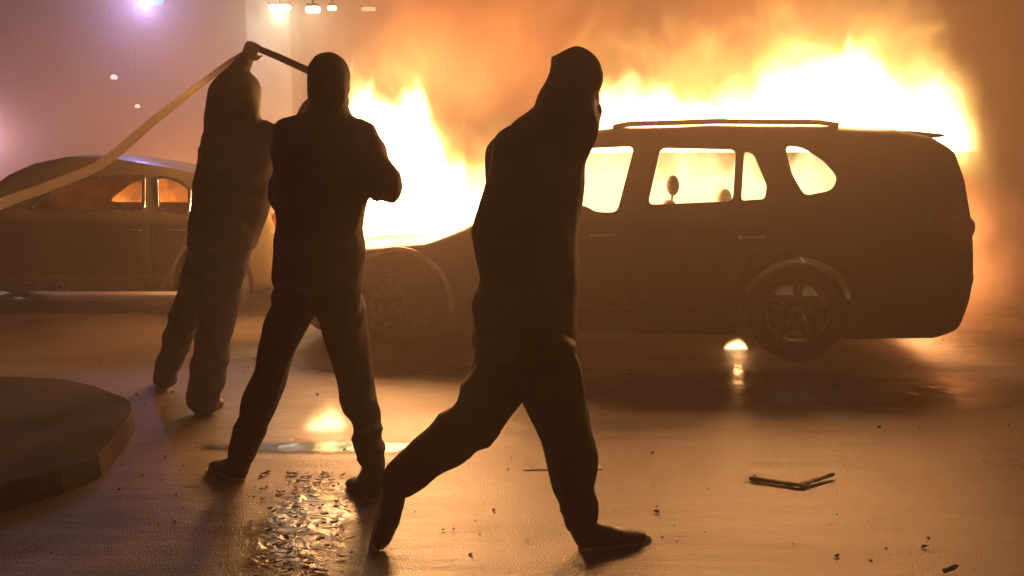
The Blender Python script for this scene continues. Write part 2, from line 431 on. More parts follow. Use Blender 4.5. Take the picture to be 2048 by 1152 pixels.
def round_poly(poly, r, k=4):
    out = []; n = len(poly)
    for i in range(n):
        p = Vector(poly[i]); a = Vector(poly[i - 1]) - p; b = Vector(poly[(i + 1) % n]) - p
        ra = min(r, a.length * .45); rb = min(r, b.length * .45)
        A = p + a.normalized() * ra; B = p + b.normalized() * rb
        for j in range(k + 1):
            t = j / k; q = A * (1 - t) ** 2 + p * 2 * t * (1 - t) + B * t * t; out.append((q.x, q.y))
    return out
def cut(o, bms):
    tmp = []
    for bm in bms:
        c = link("cutter", bm, None, smooth=False); tmp.append(c)
        m = o.modifiers.new("b", 'BOOLEAN'); m.operation = 'DIFFERENCE'; m.object = c; m.solver = 'EXACT'
    bpy.context.view_layer.update(); evaluated(o)
    for c in tmp: bpy.data.objects.remove(c, do_unlink=True)
    for p in o.data.polygons: p.use_smooth = True
    try: o.data.set_sharp_from_angle(angle=math.radians(35))
    except Exception: pass
    return o
def frame_strip(poly, sh, sgn, wdt=0.022, th=0.012):
    """window rubber following an opening on the curved side"""
    bm = bmesh.new(); pts = [Vector((x, sgn * (sh.half(x, z) + 0.004), z)) for x, z in poly]
    n = len(pts); ring = []
    c = sum(pts, Vector()) / n
    for i, p in enumerate(pts):
        d = (c - p); d.y = 0; d.normalize()
        ring.append([bm.verts.new(p + d * a + Vector((0, sgn * b, 0))) for a, b in ((-wdt * .4, 0), (-wdt * .4, th * .6), (wdt * .6, th * .6), (wdt * .6, -th))])
    for i in range(n):
        A, B = ring[i], ring[(i + 1) % n]
        for k in range(4): bm.faces.new((A[k], A[(k + 1) % 4], B[(k + 1) % 4], B[k]))
    bmesh.ops.recalc_face_normals(bm, faces=bm.faces[:]); return bm
def side_panel(poly, sh, sgn, proud=0.005, nx=14, nz=10, th=0.004):
    """4-corner panel (x0z0 bottom-left, bottom-right, top-right, top-left) lying on the curved flank"""
    bm = bmesh.new(); G = []
    bl, br, tr, tl = [Vector(p) for p in poly]
    for j in range(nz + 1):
        t = j / nz; a = bl.lerp(tl, t); b = br.lerp(tr, t); row = []
        for i in range(nx + 1):
            q = a.lerp(b, i / nx); row.append(bm.verts.new((q.x, sgn * (sh.half(q.x, q.y) + proud), q.y)))
        G.append(row)
    for j in range(nz):
        for i in range(nx): bm.faces.new((G[j][i], G[j][i + 1], G[j + 1][i + 1], G[j + 1][i]))
    bmesh.ops.solidify(bm, geom=bm.faces[:], thickness=th)
    bmesh.ops.recalc_face_normals(bm, faces=bm.faces[:]); return bm
def make_wheel(R, wdt, parent, x, y, sgn, rimmat, turn=0.0, spokes=5):
    t = empty("wheel", (x, y, R), turn); t.parent = parent
    bm = bmesh.new(); h = wdt / 2; ri = R * 0.66
    lathe_y(bm, [(ri, -h * .85), (R * .8, -h), (R * .94, -h * .92), (R, -h * .7), (R, h * .7), (R * .94, h * .92), (R * .8, h), (ri, h * .85)], 56)
    bmesh.ops.recalc_face_normals(bm, faces=bm.faces[:])
    link("tyre", bm, M_tyre, t)
    bm = bmesh.new(); yo = sgn * h * 0.8
    lathe_y(bm, [(ri * 1.005, yo), (ri * .93, yo), (ri * .88, yo - sgn * .03), (ri * .88, -yo), (ri * 1.005, -yo)], 56)
    for k in range(spokes):
        a = 2 * PI * k / spokes + 0.3
        for da in (-.13, .13):
            p0 = Vector((0.05 * math.cos(a), yo - sgn * .03, .05 * math.sin(a))); p1 = Vector((ri * .92 * math.cos(a + da), yo - sgn * .012, ri * .92 * math.sin(a + da)))
            tube(bm, [p0, p1], [0.022, 0.015], 8)
    hull(bm, [((0, yo - sgn * .02, 0), (.055, .02, .055))])
    bmesh.ops.recalc_face_normals(bm, faces=bm.faces[:])
    link("rim", bm, rimmat, t)
    return t
def arch_trim(sh, cx, R, Ro, sgn, a0=-0.15, a1=PI + 0.15, th=0.02, zc=None, n=40):
    bm = bmesh.new(); rings = []
    for k in range(n + 1):
        a = a0 + (a1 - a0) * k / n; r = []
        for rr, dy in ((R, 0.0), (R, th), (Ro, th * .7), (Ro, 0.0)):
            x = cx + rr * math.cos(a); z = zc + rr * math.sin(a)
            r.append(bm.verts.new((x, sgn * (sh.half(x, z) + dy - 0.002), z)))
        rings.append(r)
    for k in range(n):
        for i in range(4): bm.faces.new((rings[k][i], rings[k][(i + 1) % 4], rings[k + 1][(i + 1) % 4], rings[k + 1][i]))
    bm.faces.new(rings[0]); bm.faces.new(rings[-1][::-1])
    bmesh.ops.recalc_face_normals(bm, faces=bm.faces[:]); return bm
def make_seat(parent, x, y, zb, mat, w=0.5, h=0.62, head=True, name="seat"):
    s = empty(name, (x, y, zb)); s.parent = parent
    bm = bmesh.new()
    hull(bm, [((-.20, -w * .38, .12), (.08, .08, .08)), ((-.20, w * .38, .12), (.08, .08, .08)), ((.22, w * .38, .10), .08), ((.22, -w * .38, .10), .08)])
    link("cushion", bm, mat, s)
    bm = bmesh.new()
    hull(bm, [((.22, -w * .36, .15), .07), ((.22, w * .36, .15), .07), ((.36, -w * .30, h), .05), ((.36, w * .30, h), .05)])
    link("backrest", bm, mat, s)
    if head:
        bm = bmesh.new()
        hull(bm, [((.38, -.08, h + .16), (.045, .05, .075)), ((.38, .08, h + .16), (.045, .05, .075))])
        for yy in (-.05, .05): tube(bm, [(.37, yy, h), (.38, yy, h + .12)], .007, 8)
        link("headrest", bm, mat, s)
    return s

# ---- the burning suv : local frame from two tyre contact points
A, B = gnd(795, 702), gnd(1597, 724)
ux = (B - A).normalized(); rz_suv = math.atan2(ux.y, ux.x)
HW = 0.93
nrm = Vector((-ux.y, ux.x, 0))                       # away from the camera
mid = (A + B) / 2 + nrm * HW
def suv_loc(px, py, inset=0.0):
    """picture ray -> (x, z) on the near flank"""
    r = ray(px, py); o = Vector((0, 0, CH)); z = 1.0
    for _ in range(4):
        ins = inset + max(0, z - 0.98) * 0.30
        P0 = A + nrm * ins; t = (P0 - o).dot(nrm) / r.dot(nrm); q = o + r * t; z = q.z
    d = q - mid; return (d.dot(ux), q.z)
def suv():
    root = empty("burning_suv", (mid.x, mid.y, 0), rz_suv)
    tag(root, "black burning SUV with roof rails and flames inside every window", "car")
    q = suv_loc
    top = [q(*p) for p in [(560, 600), (566, 560), (585, 525), (640, 506), (735, 498), (850, 487), (925, 458), (968, 430), (1055, 345), (1120, 285), (1165, 264), (1230, 255), (1440, 249), (1680, 251), (1800, 258), (1868, 272), (1918, 300), (1940, 350), (1955, 420), (1968, 500), (1974, 560)]]
    bot = [q(*p) for p in [(560, 610), (575, 650), (620, 668), (740, 668), (1100, 668), (1500, 676), (1720, 684), (1880, 682), (1935, 668), (1962, 620), (1974, 570)]]
    xf, xr = q(795, 620)[0], q(1597, 620)[0]
    sh = Shell(top, bot, HW, 0.98, 0.30, nose=0.5, tail=0.34)
    body = link("body", sh.build("body"), M_suv)
    front_w = [q(*p) for p in [(1052, 415), (1120, 310), (1150, 294), (1272, 290), (1237, 428), (1192, 428), (1170, 415)]]
    rear_w = [q(*p) for p in [(1318, 293), (1476, 297), (1470, 405), (1292, 412)]]
    small_w = [q(*p) for p in [(1487, 299), (1508, 304), (1538, 372), (1532, 402), (1480, 405)]]
    quart_w = [q(*p) for p in [(1567, 288), (1605, 291), (1650, 318), (1681, 356), (1668, 384), (1608, 396), (1580, 350)]]
    wins = [round_poly(front_w, .05), round_poly(rear_w, .05), round_poly(small_w, .03), round_poly(quart_w, .05)]
    R = 0.34
    cav0, cav1 = q(985, 400)[0], q(1900, 400)[0]
    cutters = [sh.build("c", off=0.055, xa=cav0, xb=cav1, n=40, zlo=0.42)]
    cutters += [prism(w, -1.3, 1.3) for w in wins]
    for xc in (xf, xr):
        for y0, y1 in ((-1.3, -0.60), (0.60, 1.3)):
            cutters.append(prism([(xc + 0.375 * math.cos(2 * PI * k / 40), R + 0.01 + 0.375 * math.sin(2 * PI * k / 40)) for k in range(40)], y0, y1))
    ws = [q(*p) for p in [(985, 425), (1130, 290), (1098, 262), (950, 395)]]
    cutters.append(prism(ws, -0.66, 0.66))
    rw = [q(*p) for p in [(1890, 300), (1925, 400), (2010, 400), (2010, 300)]]
    cutters.append(prism(rw, -0.58, 0.58))
    cut(body, cutters); body.data.materials.clear(); body.data.materials.append(M_suv); body.parent = root
    for sgn in (-1, 1):
        for w, nm in zip(wins, ("window_frame",) * 4): link(nm, frame_strip(w, sh, sgn), M_trim, root)
        for xc in (xf, xr):
            o = link("arch_trim", arch_trim(sh, xc, .377, .415, sgn, zc=R + .01), M_arch if xc == xf else M_trim, root)
        # doors and handles
        zb, zt = 0.36, 0.965
        d1 = [(xf + .62, zb), (q(1250, 600)[0], zb), (q(1262, 600)[0], zt), (xf + .72, zt)]
        d2 = [(q(1256, 600)[0], zb), (xr - .50, zb), (xr - .16, zt), (q(1268, 600)[0], zt)]
        for d, hx in ((d1, q(1205, 600)[0]), (d2, q(1500, 600)[0])):
            dr = link("door", side_panel(d, sh, sgn), M_suv, root)
            bm = bmesh.new(); zz = 0.86
            yy = sgn * (sh.half(hx, zz) + 0.03)
            tube(bm, [(hx - .09, yy - sgn * .03, zz), (hx - .075, yy, zz), (hx + .075, yy, zz), (hx + .09, yy - sgn * .03, zz)], .011, 8)
            link("door_handle", bm, M_chrome, dr)
        # sill
        link("sill", side_panel([(xf + .50, .235), (xr - .50, .235), (xr - .50, .335), (xf + .50, .335)], sh, sgn, proud=.02, th=.02), M_trim, root)
        # roof rail
        bm = bmesh.new(); xa, xb = q(1225, 250)[0], q(1682, 246)[0]; pts = []
        for k in range(25):
            x = xa + (xb - xa) * k / 24; zt_ = interp(top, x)
            lift = 0.018 * min(1, k / 2.0, (24 - k) / 2.0)
            pts.append((x, sgn * (sh.half(x, zt_) - .07), zt_ + .008 + lift))
        tube(bm, pts, .019, 10)
        link("roof_rail", bm, M_chrome, root)
        # mirror
        bm = bmesh.new(); mx = q(1075, 420)[0]
        yb = sgn * sh.half(mx, .98)
        hull(bm, [((mx, yb + sgn * .13, 1.04), (.05, .09, .07)), ((mx + .03, yb + sgn * .16, 1.02), (.03, .08, .06))])
        hull(bm, [((mx, yb, 1.0), .025), ((mx, yb + sgn * .1, 1.02), .025)])
        link("wing_mirror", bm, M_suv, root)
        # lights
        bm = bmesh.new(); xl = sh.x1
        hull(bm, [((xl - .30, sgn * (sh.half(xl - .30, .9) - .01), .98), (.05, .03, .05)), ((xl - .10, sgn * (sh.half(xl - .1, .9) - .03), .93), (.05, .04, .07)), ((xl - .16, sgn * (sh.half(xl - .16, .9) - .04), .80), (.05, .04, .04))])
        link("tail_light", bm, M_redlens, root)
        bm = bmesh.new(); xl = sh.x0
        hull(bm, [((xl + .08, sgn * .52, .62), (.05, .09, .05)), ((xl + .30, sgn * (sh.half(xl + .3, .66) - .03), .66), (.08, .03, .045))])
        link("headlight", bm, M_clearlens, root)
        for xc in (xf, xr):
            make_wheel(R, .25, root, xc, sgn * (HW - .145), sgn, M_alloy if xc == xf else M_bright, turn=(-0.25 if xc == xf else 0))
    # bumper, grille, plate
    bm = bmesh.new(); xl = sh.x1
    pts = [(xl - .02 - .22 * abs(k / 8) ** 4, .80 * k / 8, .42) for k in range(-8, 9)]
    tube(bm, pts, .055, 10); link("rear_bumper", bm, M_trim, root)
    bm = bmesh.new()
    for k in range(6): box(bm, (sh.x0 + .035, 0, .36 + .045 * k), (.03, .78, .014), bev=.004)
    link("grille", bm, M_trim, root)
    bm = bmesh.new(); box(bm, (xl - .005, 0, .62), (.02, .5, .11), bev=.005); link("number_plate_holder", bm, M_trim, root)
    # rear spoiler
    bm = bmesh.new(); xs, zs = q(1850, 268)
    hull(bm, [((xs - .1, -.62, zs + .01), (.1, .05, .018)), ((xs - .1, .62, zs + .01), (.1, .05, .018)), ((xs + .10, -.58, zs - .005), (.08, .05, .015)), ((xs + .10, .58, zs - .005), (.08, .05, .015))])
    link("spoiler", bm, M_suv, root)
    # interior
    hx = q(1350, 350)[0] - .38
    for y in (-.38, .38): make_seat(root, hx, y, .42, M_seat, h=.62)
    bx_ = q(1560, 350)[0] - .42
    s2 = make_seat(root, bx_, 0, .42, M_seat, w=1.25, h=.55, head=False, name="rear_bench")
    s3 = make_seat(root, q(1590, 350)[0] - .30, -.36, .50, M_cargo, w=.55, h=.60, head=False, name="third_row_seat")
    s4 = make_seat(root, q(1590, 350)[0] - .30, .36, .50, M_cargo, w=.55, h=.60, head=False, name="third_row_seat")
    for y in (-.3, .12): make_seat(root, q(1455, 350)[0] - .35, y, .44, M_seat, w=.4, h=.50, name='rear_seat')
    bm = bmesh.new(); dx = q(1020, 430)[0]
    hull(bm, [((dx, -.72, .86), (.12, .05, .08)), ((dx, .72, .86), (.12, .05, .08)), ((dx - .1, 0, .84), (.1, .3, .08))]); link("dashboard", bm, M_seat, root)
    bm = bmesh.new(); st = []
    for k in range(25):
        a = 2 * PI * k / 24; st.append((dx + .25 + .06 * math.sin(a), -.38 + .18 * math.cos(a), .92 + .17 * math.sin(a)))
    tube(bm, st, .014, 8, cap=False); tube(bm, [(dx + .1, -.38, .86), (dx + .25, -.38, .92)], .02, 8)
    link("steering_wheel", bm, M_trim, root)
    return root, sh
suv_root, suv_sh = suv()
def suv_world(x, y, z):
    return (mid + ux * x + nrm * y + Vector((0, 0, z)))

# ---- the hatchback at the left
HWH = 0.86
LA, LB = gnd(-120, 634), gnd(300, 632)
def mat_sootglass():
    m, nt, N, L = nodes("smoked_window_glass"); b = N["Principled BSDF"]; b.inputs['Base Color'].default_value = (.05, .04, .03, 1); b.inputs['Roughness'].default_value = .1
    t = N.new('ShaderNodeBsdfTransparent'); t.inputs[0].default_value = (.85, .75, .6, 1); u = N.new('ShaderNodeBsdfTranslucent'); u.inputs[0].default_value = (.85, .62, .35, 1)
    tc = N.new('ShaderNodeTexCoord'); n = N.new('ShaderNodeTexNoise'); n.inputs['Scale'].default_value = 3.5; n.inputs['Detail'].default_value = 4; L.new(tc.outputs['Object'], n.inputs['Vector'])
    r = N.new('ShaderNodeMapRange'); r.inputs[1].default_value = .3; r.inputs[2].default_value = .7; r.inputs[3].default_value = .25; r.inputs[4].default_value = .8; L.new(n.outputs['Fac'], r.inputs[0])
    x = N.new('ShaderNodeMixShader'); L.new(r.outputs[0], x.inputs[0]); L.new(t.outputs[0], x.inputs[1]); L.new(u.outputs[0], x.inputs[2])
    y = N.new('ShaderNodeMixShader'); y.inputs[0].default_value = .12; L.new(x.outputs[0], y.inputs[1]); L.new(b.outputs[0], y.inputs[2]); L.new(y.outputs[0], N["Material Output"].inputs['Surface'])
    return m
M_sootglass = mat_sootglass()
def hatch():
    D = LA.y
    c0 = at(600, 600, D).x
    ox = c0 - 2.05
    root = empty("parked_hatchback", (ox, D + HWH, 0), 0.0)
    tag(root, "dull olive hatchback standing behind the masked people at the road edge", "car")
    def q(px, py):
        z = 1.0
        for _ in range(3):
            d = D + max(0, z - .9) * .28; P = at(px, py, d); z = P.z
        return (P.x - ox, P.z)
    x1 = 2.05
    top = [(-2.05, .5), (-2.0, .62), (-1.85, .72), (-1.0, .88), (-.85, .93)] + [q(*p) for p in [(0, 352), (60, 326), (130, 312), (200, 313), (280, 325), (340, 336), (395, 348), (450, 366), (495, 392), (530, 420), (575, 448)]]
    top += [(2.02, .80), (2.05, .55)]
    if top[5][0] < -.8:
        top = [t for t in top if not (-.86 < t[0] < -.8)]
    top.sort()
    bot = [(-2.05, .45), (-1.98, .28), (-1.5, .22), (1.6, .22), (1.98, .30), (2.05, .45)]
    sh = Shell(top, bot, HWH, .90, .28, nose=.5, tail=.35)
    body = link("body", sh.build("body"), M_hatch)
    w1 = [q(*p) for p in [(60, 415), (120, 372), (165, 356), (288, 350), (287, 420), (70, 420)]]
    w2 = [q(*p) for p in [(312, 352), (350, 358), (380, 376), (378, 428), (314, 422)]]
    wins = [round_poly(w1, .04), round_poly(w2, .05)]
    R = .315; xf, xr = -1.27, 1.27
    cut_x0 = min(w1[0][0], -.55) - .35
    cs = [sh.build("c", off=.05, xa=cut_x0, xb=1.80, n=36, zlo=.4)] + [prism(w, -1.3, 1.3) for w in wins]
    for xc in (xf, xr):
        for y0, y1 in ((-1.3, -.55), (.55, 1.3)):
            cs.append(prism([(xc + .36 * math.cos(2 * PI * k / 36), R + .02 + .36 * math.sin(2 * PI * k / 36)) for k in range(36)], y0, y1))
    cut(body, cs); body.data.materials.clear(); body.data.materials.append(M_hatch); body.parent = root
    for sgn in (-1, 1):
        for w in wins: link("window_frame", frame_strip(w, sh, sgn, wdt=.03), M_chrome if sgn < 0 else M_trim, root)
        for w in wins:
            bm = bmesh.new(); bm.faces.new([bm.verts.new((x, sgn * (sh.half(x, z) - .012), z)) for x, z in w])
            bmesh.ops.solidify(bm, geom=bm.faces[:], thickness=.004); link("window_pane", bm, M_sootglass, root, smooth=False)
        bx1 = q(299, 400)[0]
        d1 = [(xf + .45, .34), (bx1, .34), (bx1 + .01, .88), (xf + .42, .88)]
        d2 = [(bx1 + .012, .34), (xr - .42, .34), (xr - .1, .88), (bx1 + .02, .88)]
        for d, hx in ((d1, bx1 - .15), (d2, xr - .3)):
            dr = link("door", side_panel(d, sh, sgn), M_hatch, root)
            bm = bmesh.new(); yy = sgn * (sh.half(hx, .78) + .03)
            tube(bm, [(hx - .08, yy - sgn * .03, .78), (hx - .07, yy, .78), (hx + .07, yy, .78), (hx + .08, yy - sgn * .03, .78)], .010, 8)
            link("door_handle", bm, M_chrome, dr)
        link("sill", side_panel([(xf + .42, .235), (xr - .42, .235), (xr - .42, .31), (xf + .42, .31)], sh, sgn, proud=.018, th=.018), M_chrome, root)
        for xc in (xf, xr):
            make_wheel(R, .2, root, xc, sgn * (HWH - .115), sgn, M_trim)
        bm = bmesh.new(); hull(bm, [((1.85, sgn * (sh.half(1.85, .8) - .02), .85), (.05, .03, .09)), ((1.96, sgn * (sh.half(1.96, .8) - .05), .80), (.04, .04, .08))])
        link("tail_light", bm, M_redlens, root)
        bm = bmesh.new(); hull(bm, [((-1.96, sgn * .5, .60), (.05, .09, .05)), ((-1.75, sgn * (sh.half(-1.75, .66) - .03), .66), (.08, .03, .045))])
        link("headlight", bm, M_clearlens, root)
    for y in (-.36, .36): make_seat(root, q(100, 400)[0] - .4, y, .36, M_seat, h=.52)
    make_seat(root, q(330, 400)[0] - .45, 0, .36, M_seat, w=1.2, h=.45, head=False, name="rear_bench")
    return root
hatch()

# ------------------------------------------------------------------ people
def finger_set(bm, wrist, palm_dir, side, nrm_, grip=0.6, s=1.0):
    """palm plus four fingers and thumb; palm_dir wrist->knuckles, side = thumb side, nrm_ = palm facing"""
    d = palm_dir.normalized(); sd = (side - d * side.dot(d)).normalized(); n = (nrm_ - d * nrm_.dot(d) - sd * nrm_.dot(sd)).normalized()
    w = Vector(wrist)
    hull(bm, [(w, .026 * s), (w + d * .085 * s + sd * .028 * s, .015 * s), (w + d * .08 * s - sd * .030 * s, .014 * s)])
    for k, (off, ln) in enumerate(((.030, .072), (.011, .080), (-.010, .075), (-.030, .058))):
        p = w + d * .085 * s + sd * off * s; ang = 0.25 + grip * .5
        for seg_, (f, r) in enumerate(((.45, .0092), (.32, .0085), (.25, .0078))):
            dd = d * math.cos(ang) + n * math.sin(ang); e = p + dd * ln * f * s
            hull(bm, [(p, r * s), (e, (r - .0006) * s)], 8, 5); p = e; ang += grip * 1.25
    p = w + d * .025 * s + sd * .022 * s; e = p + (sd * .75 + d * .6 + n * .25).normalized() * .040 * s
    hull(bm, [(p, .013 * s), (e, .0105 * s)], 8, 5)
    e2 = e + (d * .9 + n * (.3 + grip * .5) + sd * .1).normalized() * .032 * s
    hull(bm, [(e, .0105 * s), (e2, .0088 * s)], 8, 5)
def head_geo(bm, c, face, s=1.0):
    """c head centre; face = facing direction (horizontal-ish)"""
    f = Vector(face).normalized(); u = Vector((0, 0, 1)); u = (u - f * u.dot(f)).normalized(); r = f.cross(u)
    R = Matrix((r, f, u)).transposed()
    P = lambda x, y, z: Vector(c) + R @ Vector((x, y, z)) * s
    hull(bm, [(P(0, -.012, .025), (.073 * s, .092 * s, .090 * s)), (P(0, .02, -.03), (.062 * s, .068 * s, .07 * s))], 20, 12, R)
    hull(bm, [(P(0, .03, -.04), (.05 * s, .05 * s, .05 * s)), (P(0, .062, -.088), (.024 * s, .018 * s, .016 * s))], 12, 8, R)   # jaw
    hull(bm, [(P(0, .078, .012), .009 * s), (P(0, .098, -.022), .013 * s), (P(0, .082, -.026), .016 * s)], 10, 6, R)             # nose
    hull(bm, [(P(-.03, .070, .028), (.016 * s, .012 * s, .007 * s)), (P(.03, .070, .028), (.016 * s, .012 * s, .007 * s))], 10, 6, R)  # brow
    for z in (-.050, -.060): hull(bm, [(P(-.016, .076, z), .006 * s), (P(.016, .076, z), .006 * s), (P(0, .083, z), .006 * s)], 8, 5, R)  # lips
    for sx in (-1, 1): hull(bm, [(P(sx * .075, -.005, .012), (.010 * s, .018 * s, .024 * s)), (P(sx * .073, .0, -.018), (.009 * s, .012 * s, .014 * s))], 10, 6, R)
    return P, R
def person(label, J, facing, jacket, trousers, shoes_mat, hands, hood='hood', group=None, vox=.012, seed=1.0, hem=None, jr=None, base=None):
    """J: joints in world metres"""
    root = empty("person", base or (J['pelvis'].x, J['pelvis'].y, 0)); tag(root, label, "person", group)
    bpy.context.view_layer.update()
    f = Vector(facing).normalized(); r = f.cross(Vector((0, 0, 1))).normalized()   # r = person's right
    YR = Matrix((r, f, Vector((0, 0, 1)))).transposed()
    s = jr.get('s', 1.0)
    # --- body: one continuous figure under the clothes
    bm = bmesh.new()
    P, R = head_geo(bm, J['head'], J.get('look', f), s * 1.0)
    hull(bm, [(J['head'] + Vector((0, 0, -.05)) - f * .015, .056 * s), (J['neck'], .06 * s)])
    hull(bm, [(J['neck'], .06 * s), (J['shl'], .05 * s), (J['shr'], .05 * s), (J['chest'], (.12 * s, .08 * s, .09 * s))], rot=YR)
    hull(bm, [(J['chest'], (.12 * s, .08 * s, .11 * s)), (J['waist'], (.12 * s, .08 * s, .08 * s))], rot=YR)
    hull(bm, [(J['waist'], (.13 * s, .09 * s, .08 * s)), (J['pelvis'], (.13 * s, .09 * s, .09 * s))], rot=YR)
    for k in ('l', 'r'):
        hull(bm, [(J['sh' + k], .048 * s), (J['el' + k], .036 * s)]); hull(bm, [(J['el' + k], .036 * s), (J['wr' + k], .025 * s)])
        hull(bm, [(J['hip' + k], .080 * s), (J['kn' + k], .052 * s)]); hull(bm, [(J['kn' + k], .050 * s), (J['an' + k], .036 * s)])
        toe = J['toe' + k]; he = J['heel' + k]
        hull(bm, [(J['an' + k], .035 * s), (he, .028 * s)]); hull(bm, [(he, .028 * s), (toe, .022 * s)])
        wr = J['wr' + k]; fore = (wr - J['el' + k]).normalized()
        h = hands[k]; finger_set(bm, wr, h.get('dir', fore), Vector(h.get('thumb', (0, 0, 1))), Vector(h.get('palm', (0, 1, 0))), h.get('grip', .6), s)
    body = remeshed("body", bm, M_skin, root, vox=.006, smooth=3)
    # eyes
    for sx in (-1, 1):
        bm = bmesh.new(); hull(bm, [(P(sx * .031, .071, .010), .0115 * s)], 12, 8); o = link("eye", bm, M_eye, root); o.matrix_parent_inverse = Matrix.Translation(root.location).inverted()
    # --- jacket
    bm = bmesh.new(); g = jr
    cw, cdp = g['chest'][:2]; ww, wd = g['waist'][:2]; hw_, hd = g['hem'][:2]
    hull(bm, [(J['neck'] + Vector((0, 0, -.01)), (.080, .080, .05)), (J['shl'], .070), (J['shr'], .070), (J['chest'], (cw, cdp, .12))], rot=YR)
    hull(bm, [(J['chest'], (cw, cdp, .13)), (J['waist'], (ww, wd, .10))], rot=YR)
    hull(bm, [(J['waist'], (ww, wd, .10)), (J['hemc'], (hw_, hd, .05))], rot=YR)
    ar = g.get('arm', (.068, .058, .042))
    for k in ('l', 'r'):
        hull(bm, [(J['sh' + k], ar[0]), (J['el' + k], ar[1])])
        e = J['wr' + k]; hull(bm, [(J['el' + k], ar[1]), (J['el' + k].lerp(e, .98), ar[2])])
    q = s * g.get('hs', 1.0)
    if hood == 'hood':
        hull(bm, [(P(0, -.022, .030), (.098 * q, .105 * q, .104 * s)), (P(0, -.05, -.03), (.095 * q, .09 * q, .09 * s)), (P(0, -.03, .0), (.1 * q, .1 * q, .09 * s))], 18, 12, R)
        hull(bm, [(P(0, -.05, -.04), (.095 * s, .09 * s, .09 * s)), (J['neck'], (.10, .085, .05))], rot=YR)
    else:
        hull(bm, [(J['neck'] + Vector((0, 0, .05)), (.078, .078, .03)), (J['neck'], (.095, .085, .05))], rot=YR)
    for balls in g.get('extra', []): hull(bm, balls, rot=YR)
    jk = remeshed("hooded_jacket" if hood == 'hood' else "jacket", bm, jacket, root, vox=vox, smooth=11, fold=.015, fscale=5.5, stretch=(1, 1, .75), seed=seed)
    if hood != 'hood':
        bm = bmesh.new(); hull(bm, [(P(0, -.014, .034), (.083 * s, .100 * s, .098 * s)), (P(0, -.035, -.035), (.080 * s, .075 * s, .07 * s))], 20, 12, R)
        remeshed(hood, bm, M_trouser, root, vox=.008, smooth=5, fold=.003, fscale=14, seed=seed + 3)
    # face covering for a hooded figure
    bm = bmesh.new(); hull(bm, [(P(0, .030, -.055), (.066 * s, .068 * s, .045 * s)), (P(0, .055, -.035), (.036 * s, .045 * s, .03 * s)), (P(0, .02, -.11), (.06 * s, .06 * s, .03 * s))], 18, 10, R)
    remeshed("face_mask", bm, M_trouser, root, vox=.007, smooth=4, fold=.002, fscale=20, seed=seed + 5)
    # --- trousers
    bm = bmesh.new(); tr = g['leg']
    hull(bm, [(J['pelvis'] + Vector((0, 0, .06)), (.17, .12, .06)), (J['hipl'], (tr[0],) * 3), (J['hipr'], (tr[0],) * 3)], rot=YR)
    for k in ('l', 'r'):
        t = g.get('leg' + k, tr)
        hull(bm, [(J['hip' + k], t[0]), (J['kn' + k], t[1])]); hull(bm, [(J['kn' + k], t[1]), (J['an' + k], t[2])])
    remeshed("trousers", bm, trousers, root, vox=vox, smooth=6, fold=.015, fscale=6.5, stretch=(1, 1, .8), seed=seed + 9)
    # --- shoes
    for k in ('l', 'r'):
        he, toe, an = J['heel' + k], J['toe' + k], J['an' + k]
        d = (toe - he).normalized(); upv = (an - he); upv = (upv - d * upv.dot(d)).normalized(); sd = d.cross(upv)
        RR = Matrix((sd, d, upv)).transposed()
        bm = bmesh.new(); Lf = (toe - he).length
        hull(bm, [(he + upv * .035, (.037, .04, .035)), (he + d * Lf * .45 + upv * .035, (.042, .04, .035)), (an - upv * .03, (.042, .05, .03))], rot=RR)
        hull(bm, [(he + d * Lf * .35 + upv * .035, (.042, .04, .035)), (he + d * Lf * .72 + upv * .026, (.048, .04, .026)), (toe - d * .03 + upv * .020, (.036, .03, .020))], rot=RR)
        sh_ = remeshed("shoe", bm, shoes_mat, root, vox=.008, smooth=4, fold=.002, fscale=18, seed=seed)
        bm = bmesh.new()
        hull(bm, [(he + upv * .008, (.040, .042, .012)), (he + d * Lf * .7 + upv * .008, (.050, .05, .012)), (toe - d * .03 + upv * .010, (.038, .034, .012))], rot=RR)
        so = remeshed("sole", bm, M_sole, None, vox=.006, smooth=2); so.parent = sh_; so.matrix_parent_inverse = Matrix.Translation(root.location).inverted()
    return root

# person striding at the right of the three (nearest)
d3 = gnd(1200, 1100).y
def a3(px, py, dd=0.0): return at(px, py, d3 + dd)
J3 = dict(head=a3(1155, 184), neck=a3(1122, 262), chest=a3(1078, 380), waist=a3(1058, 540), pelvis=a3(1048, 690), hemc=a3(1046, 690),
          shl=a3(1062, 292, .13), shr=a3(1040, 300, -.15), ell=a3(1110, 440, .20), wrl=a3(1085, 570, .22), elr=a3(992, 462, -.16), wrr=a3(1003, 612, -.14),
          hipl=a3(1020, 715, .09), hipr=a3(1085, 715, -.08), knl=a3(958, 835, .08), anl=a3(802, 955, .06), knr=a3(1137, 875, -.02), anr=a3(1163, 1035, 0),
          heell=a3(776, 985, .06), toel=a3(748, 1092, .0), heelr=a3(1172, 1090, .0), toer=a3(1292, 1086, .08), look=Vector((.62, .78, -.05)))
for _k in ("heelr", "toer"): J3[_k].z = .004
J3["toel"].z = .004
